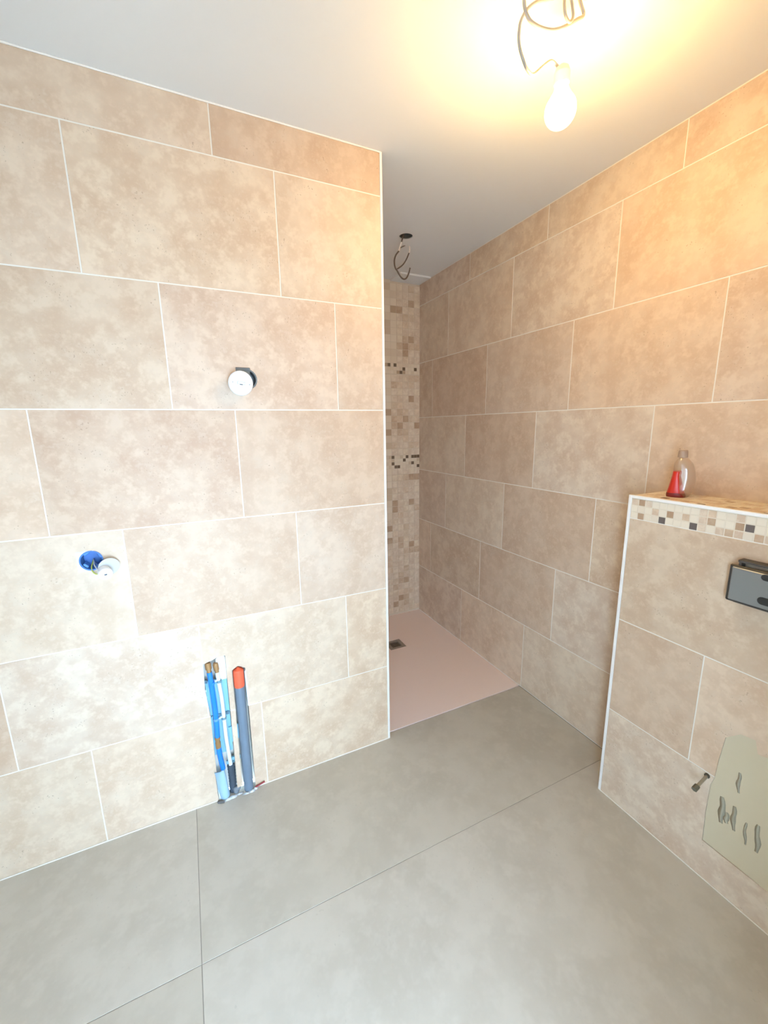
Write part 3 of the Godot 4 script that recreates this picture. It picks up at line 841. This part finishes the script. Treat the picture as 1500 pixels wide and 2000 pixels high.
# ------------------------------------------------------------------ on and around the cistern box
func cistern_things():
	# flush plate frame
	var dark := mat(Color(0.16, 0.15, 0.14), 0.45)
	var fp := thing("flush_plate", Vector3(XB, 1.06, 1.12), "grey toilet flush plate frame with dark rim on the low wall", "flush plate")
	var t := Transform3D(f_box.basis, Vector3.ZERO)     # local u = z from the node, v = y
	var st := begin()
	box(st, Vector3(-0.090, -0.055, 0.0), Vector3(0.12, -0.049, 0.024), 0.001, t)
	box(st, Vector3(-0.090, 0.070, 0.0), Vector3(0.12, 0.077, 0.030), 0.001, t)
	box(st, Vector3(-0.090, -0.049, 0.0), Vector3(-0.083, 0.070, 0.024), 0.001, t)
	box(st, Vector3(0.113, -0.049, 0.0), Vector3(0.12, 0.070, 0.024), 0.001, t)
	obj("collar", st, mat(Color(0.27, 0.25, 0.23), 0.5), fp)
	st = begin()
	box(st, Vector3(-0.107, -0.052, 0.024), Vector3(0.135, 0.060, 0.032), 0.003, t)
	obj("rim", st, dark, fp)
	st = begin()
	box(st, Vector3(-0.101, -0.047, 0.028), Vector3(0.129, 0.055, 0.0345), 0.003, t)
	obj("grey_panel", st, mat(Color(0.50, 0.50, 0.49), 0.30, 0.15), fp)
	for y in [[0.036, 0.054], [-0.034, -0.012]]:
		st = begin()
		var pl := PackedVector2Array()
		var r: float = (y[1] - y[0]) * 0.5
		for i in 9: pl.append(Vector2(-0.030 + r, (y[0] + y[1]) * 0.5) + Vector2.from_angle(PI / 2 + PI * i / 8.0) * r)
		for i in 9: pl.append(Vector2(0.060 - r, (y[0] + y[1]) * 0.5) + Vector2.from_angle(-PI / 2 + PI * i / 8.0) * r)
		prism(st, pl, 0.030, 0.0355, t)
		obj("button_slot", st, mat(Color(0.13, 0.13, 0.12), 0.5), fp)
	# threaded stud
	var sd := thing("wall_stud", Vector3(XB, 0.385, 1.030), "grey threaded stud sticking out of the low wall beside the bare patch", "stud")
	st = begin()
	var pts := []
	var rad := []
	for i in 25:
		pts.append(Vector3(-0.062 * i / 24.0 + 0.004, -0.020 * i / 24.0, 0)); rad.append(0.0052 if i % 2 == 0 else 0.0042)
	tube(st, pts, rad, 10)
	obj("rod", st, mat(Color(0.60, 0.57, 0.50), 0.45, 0.3), sd)
	st = begin(); tube(st, [Vector3(-0.052, -0.018, 0), Vector3(-0.070, -0.024, 0)], 0.0088, 6)
	obj("nut", st, mat(Color(0.42, 0.41, 0.35), 0.5, 0.2), sd)
	st = begin(); tube(st, [Vector3(0.002, 0.0, 0), Vector3(-0.004, -0.001, 0)], 0.0082, 10)
	obj("plug", st, mat(Color(0.30, 0.28, 0.24), 0.7), sd)
	bottle()

func bottle():
	var b := thing("soap_bottle", Vector3(0.782, YB, 0.766), "small clear soap bottle with a red front standing on the low wall", "bottle")
	b.rotation.y = -1.06
	var clear := mat(Color(0.74, 0.64, 0.54, 0.30), 0.12)
	clear.transparency = BaseMaterial3D.TRANSPARENCY_ALPHA
	var red := mat(Color(0.80, 0.17, 0.10), 0.35)
	# bulging clear body
	var st := begin()
	loft(st, [[0.000, -0.0304, 0.028, 0.022], [0.004, -0.0323, 0.032, 0.026], [0.020, -0.0304, 0.041, 0.028], [0.045, -0.0271, 0.045, 0.028], [0.070, -0.0238, 0.045, 0.027], [0.092, -0.0218, 0.041, 0.026], [0.108, -0.0224, 0.037, 0.025], [0.120, -0.0205, 0.031, 0.022], [0.130, -0.0145, 0.022, 0.017], [0.136, -0.0099, 0.016, 0.012], [0.141, -0.0092, 0.014, 0.010]], 30)
	obj("clear_body", st, clear, b)
	# red part at the front left, with its foot
	st = begin()
	loft(st, [[0.014, -0.0340, 0.0190, 0.0290], [0.030, -0.0307, 0.0145, 0.0295], [0.055, -0.0267, 0.0075, 0.0290], [0.075, -0.0238, 0.0020, 0.0278], [0.086, -0.0228, 0.0030, 0.0270], [0.090, -0.0221, 0.0030, 0.0262]], 30)
	obj("red_panel", st, red, b)
	st = begin()
	loft(st, [[0.0, -0.0343, 0.022, 0.0285], [0.003, -0.0353, 0.0240, 0.0300], [0.012, -0.0350, 0.0225, 0.0300], [0.015, -0.0337, 0.018, 0.0290]], 30)
	obj("red_foot", st, mat(Color(0.50, 0.12, 0.11), 0.4), b)
	st = begin()
	lathe(st, [Vector2(0.0, 0.138), Vector2(0.0145, 0.138), Vector2(0.0150, 0.142), Vector2(0.0135, 0.160), Vector2(0.0120, 0.163), Vector2(0.0, 0.1635)], 26, Transform3D(Basis(), Vector3(0.0, 0, 0)))
	obj("cap", st, mat(Color(0.66, 0.56, 0.48), 0.4), b)

# stacked rounded cross-sections [y, x_min, x_max, half depth]
func loft(st: SurfaceTool, rows: Array, seg: int):
	var rings := []
	for r in rows:
		var ring := []
		for k in seg:
			var a := TAU * k / seg
			var cs := cos(a)
			var sn := sin(a)
			var e := 0.75
			var px: float = (r[1] + r[2]) * 0.5 + (r[2] - r[1]) * 0.5 * signf(cs) * pow(absf(cs), e)
			ring.append(Vector3(px, r[0], r[3] * signf(sn) * pow(absf(sn), e)))
		rings.append(ring)
	var nor := []
	for i in rings.size():
		var nn := []
		for k in seg:
			var du: Vector3 = rings[i][(k + 1) % seg] - rings[i][(k + seg - 1) % seg]
			var dv: Vector3 = rings[min(i + 1, rings.size() - 1)][k] - rings[max(i - 1, 0)][k]
			nn.append(dv.cross(du).normalized())
		nor.append(nn)
	for i in rings.size() - 1:
		for k in seg:
			var j := (k + 1) % seg
			quad(st, [rings[i][k], rings[i][j], rings[i + 1][j], rings[i + 1][k]], [nor[i][k], nor[i][j], nor[i + 1][j], nor[i + 1][k]])
	for e in [0, rings.size() - 1]:
		var c := Vector3.ZERO
		for p in rings[e]: c += p / seg
		var n := Vector3.DOWN if e == 0 else Vector3.UP
		for k in seg: tri(st, [c, rings[e][k], rings[e][(k + 1) % seg]], [n, n, n])

# ------------------------------------------------------------------ shower
func shower_things():
	var st := begin()
	var dr := rect(0.374, 0.735, 0.498, 0.853)
	for p in minus(0.001, -ZT, XR - 0.002, -ZF - 0.001, [dr], [0.436]): prism(st, p, -0.030, 0.003, f_floor)
	var tr := obj("shower_tray", st, mat(Color(0.94, 0.865, 0.83), 0.55))
	tag(tr, "flush pinkish resin shower tray filling the shower floor", "shower tray")
	var d := thing("shower_drain", Vector3(0.436, -0.006, -0.794), "square grey metal drain sunk in the pink shower tray", "drain")
	var gm := mat(Color(0.58, 0.53, 0.48), 0.42, 0.2)
	st = begin()
	for p in minus(-0.061, -0.058, 0.061, 0.058, [rect(-0.036, -0.034, 0.036, 0.034)], [0.0]): prism(st, p, -0.012, 0.0075, Transform3D(f_floor.basis, Vector3.ZERO))
	obj("frame", st, gm, d)
	st = begin(); box(st, Vector3(-0.038, -0.020, -0.036), Vector3(0.038, -0.008, 0.036))
	obj("sump", st, mat(Color(0.27, 0.235, 0.20), 0.6), d)
	for i in 6:
		st = begin()
		var x := -0.030 + 0.012 * i
		box(st, Vector3(x - 0.0025, -0.008, -0.035), Vector3(x + 0.0025, 0.004, 0.035), 0.0006)
		obj("grate_bar", st, mat(Color(0.47, 0.42, 0.37), 0.45, 0.2), d)
	# cable dangling from the shower ceiling
	var zz := -0.586
	var c := thing("ceiling_cable", Vector3(0.424, H, zz), "grey cable looping out of the hole in the shower ceiling", "cable")
	var o0 := c.position
	var grey := mat(Color(0.36, 0.31, 0.27), 0.55)
	var wht := mat(Color(0.90, 0.86, 0.82), 0.5)
	st = begin()
	tube(st, curve([Vector3(0.412, 2.565, zz) - o0, Vector3(0.405, 2.545, zz) - o0, Vector3(0.3965, 2.516, zz) - o0]), 0.0042, 10)
	tube(st, curve([Vector3(0.379, 2.469, zz) - o0, Vector3(0.363, 2.45, zz) - o0, Vector3(0.353, 2.427, zz) - o0, Vector3(0.352, 2.404, zz) - o0, Vector3(0.357, 2.384, zz) - o0, Vector3(0.369, 2.370, zz) - o0, Vector3(0.385, 2.349, zz) - o0, Vector3(0.399, 2.337, zz) - o0, Vector3(0.413, 2.334, zz) - o0, Vector3(0.427, 2.342, zz) - o0, Vector3(0.439, 2.363, zz) - o0, Vector3(0.449, 2.395, zz) - o0]), 0.0042, 10)
	tube(st, curve([Vector3(0.437, 2.465, zz + 0.01) - o0, Vector3(0.423, 2.437, zz + 0.012) - o0, Vector3(0.404, 2.408, zz + 0.012) - o0, Vector3(0.385, 2.390, zz + 0.01) - o0, Vector3(0.366, 2.378, zz + 0.006) - o0]), 0.0036, 10)
	tube(st, [Vector3(0.389, 2.488, zz) - o0, Vector3(0.405, 2.497, zz) - o0, Vector3(0.419, 2.503, zz) - o0], [0.003, 0.0035, 0.0015], 8)
	obj("grey_sheath", st, grey, c)
	st = begin()
	tube(st, curve([Vector3(0.3965, 2.516, zz) - o0, Vector3(0.386, 2.489, zz) - o0, Vector3(0.379, 2.469, zz) - o0]), 0.0038, 10)
	obj("white_core", st, wht, c)
	st = begin()
	tube(st, curve([Vector3(0.440, 2.500, zz + 0.01) - o0, Vector3(0.441, 2.477, zz + 0.01) - o0, Vector3(0.437, 2.465, zz + 0.01) - o0]), 0.0034, 10)
	obj("white_core", st, wht, c)
	st = begin()
	lathe(st, [Vector2(0.0, 0.085), Vector2(0.0365, 0.085), Vector2(0.0365, 0.004), Vector2(0.034, 0.004), Vector2(0.034, 0.082), Vector2(0.0, 0.082)], 28)
	obj("ceiling_box", st, mat(Color(0.30, 0.28, 0.24), 0.7), c)

# ------------------------------------------------------------------ bare bulb by the camera
func pendant():
	var bc := Vector3(0.204, 2.342, 0.674)
	var c := thing("ceiling_cable", Vector3(0.150, H, 0.735), "tangle of loose cables coming out of the ceiling above the bulb", "cable")
	var o0 := c.position
	var grey := mat(Color(0.72, 0.69, 0.65), 0.6)
	var zz := 0.72
	var loops := [
		[[0.140, 2.60], [0.10, 2.555], [0.05, 2.525], [0.024, 2.500], [0.024, 2.485], [0.028, 2.469], [0.040, 2.455], [0.059, 2.450], [0.088, 2.451], [0.121, 2.459], [0.157, 2.478], [0.193, 2.503], [0.215, 2.520], [0.20, 2.542], [0.165, 2.60]],
		[[0.135, 2.60], [0.13, 2.535], [0.097, 2.512], [0.065, 2.497], [0.043, 2.480], [0.028, 2.462], [0.018, 2.443], [0.015, 2.425], [0.015, 2.408], [0.020, 2.391], [0.030, 2.375], [0.050, 2.366], [0.085, 2.375], [0.130, 2.415], [0.165, 2.442], [0.190, 2.436]],
		[[0.145, 2.60], [0.138, 2.538], [0.140, 2.524], [0.141, 2.507], [0.147, 2.490], [0.160, 2.482], [0.171, 2.494], [0.168, 2.511], [0.160, 2.530], [0.152, 2.545], [0.152, 2.60]],
	]
	for k in loops.size():
		var st := begin()
		var pts := []
		for i in loops[k].size():
			var p: Array = loops[k][i]
			var back := 0.046 * sstep(10.0, 14.0, float(i)) if k == 1 else 0.0
			pts.append(Vector3(p[0], p[1], zz + [0.0, -0.002, 0.008][k] - back) - o0)
		tube(st, curve(pts, 5), [0.0040, 0.0034, 0.0034][k], 10)
		obj("cable_loop", st, grey, c)
	var st := begin()
	lathe(st, [Vector2(0.0, 0.085), Vector2(0.0365, 0.085), Vector2(0.0365, 0.004), Vector2(0.034, 0.004), Vector2(0.034, 0.082), Vector2(0.0, 0.082)], 28)
	obj("ceiling_box", st, mat(Color(0.30, 0.28, 0.24), 0.7), c)
	var b := thing("light_bulb", bc, "lit bare bulb hanging from its cable below the ceiling", "light bulb")
	b.rotation = Vector3(0.08, 0, 0.10)
	var glow := mat(Color(1.0, 0.95, 0.85), 0.4)
	glow.emission_enabled = true; glow.emission = Color(1.0, 0.86, 0.62); glow.emission_energy_multiplier = 4.0
	st = begin()
	var prof := []
	for i in 15:
		var a := -PI / 2 + (PI / 2 + 0.75) * i / 14.0
		prof.append(Vector2(cos(a), sin(a)) * 0.040)
	prof.append(Vector2(0.020, 0.041)); prof.append(Vector2(0.0145, 0.056))
	lathe(st, prof, 30)
	obj("glass_bulb", st, glow, b)
	st = begin()
	lathe(st, [Vector2(0.0145, 0.054), Vector2(0.019, 0.056), Vector2(0.020, 0.078), Vector2(0.015, 0.090), Vector2(0.006, 0.096), Vector2(0.0, 0.097)], 24)
	obj("lamp_holder", st, mat(Color(0.90, 0.88, 0.84), 0.4), b)
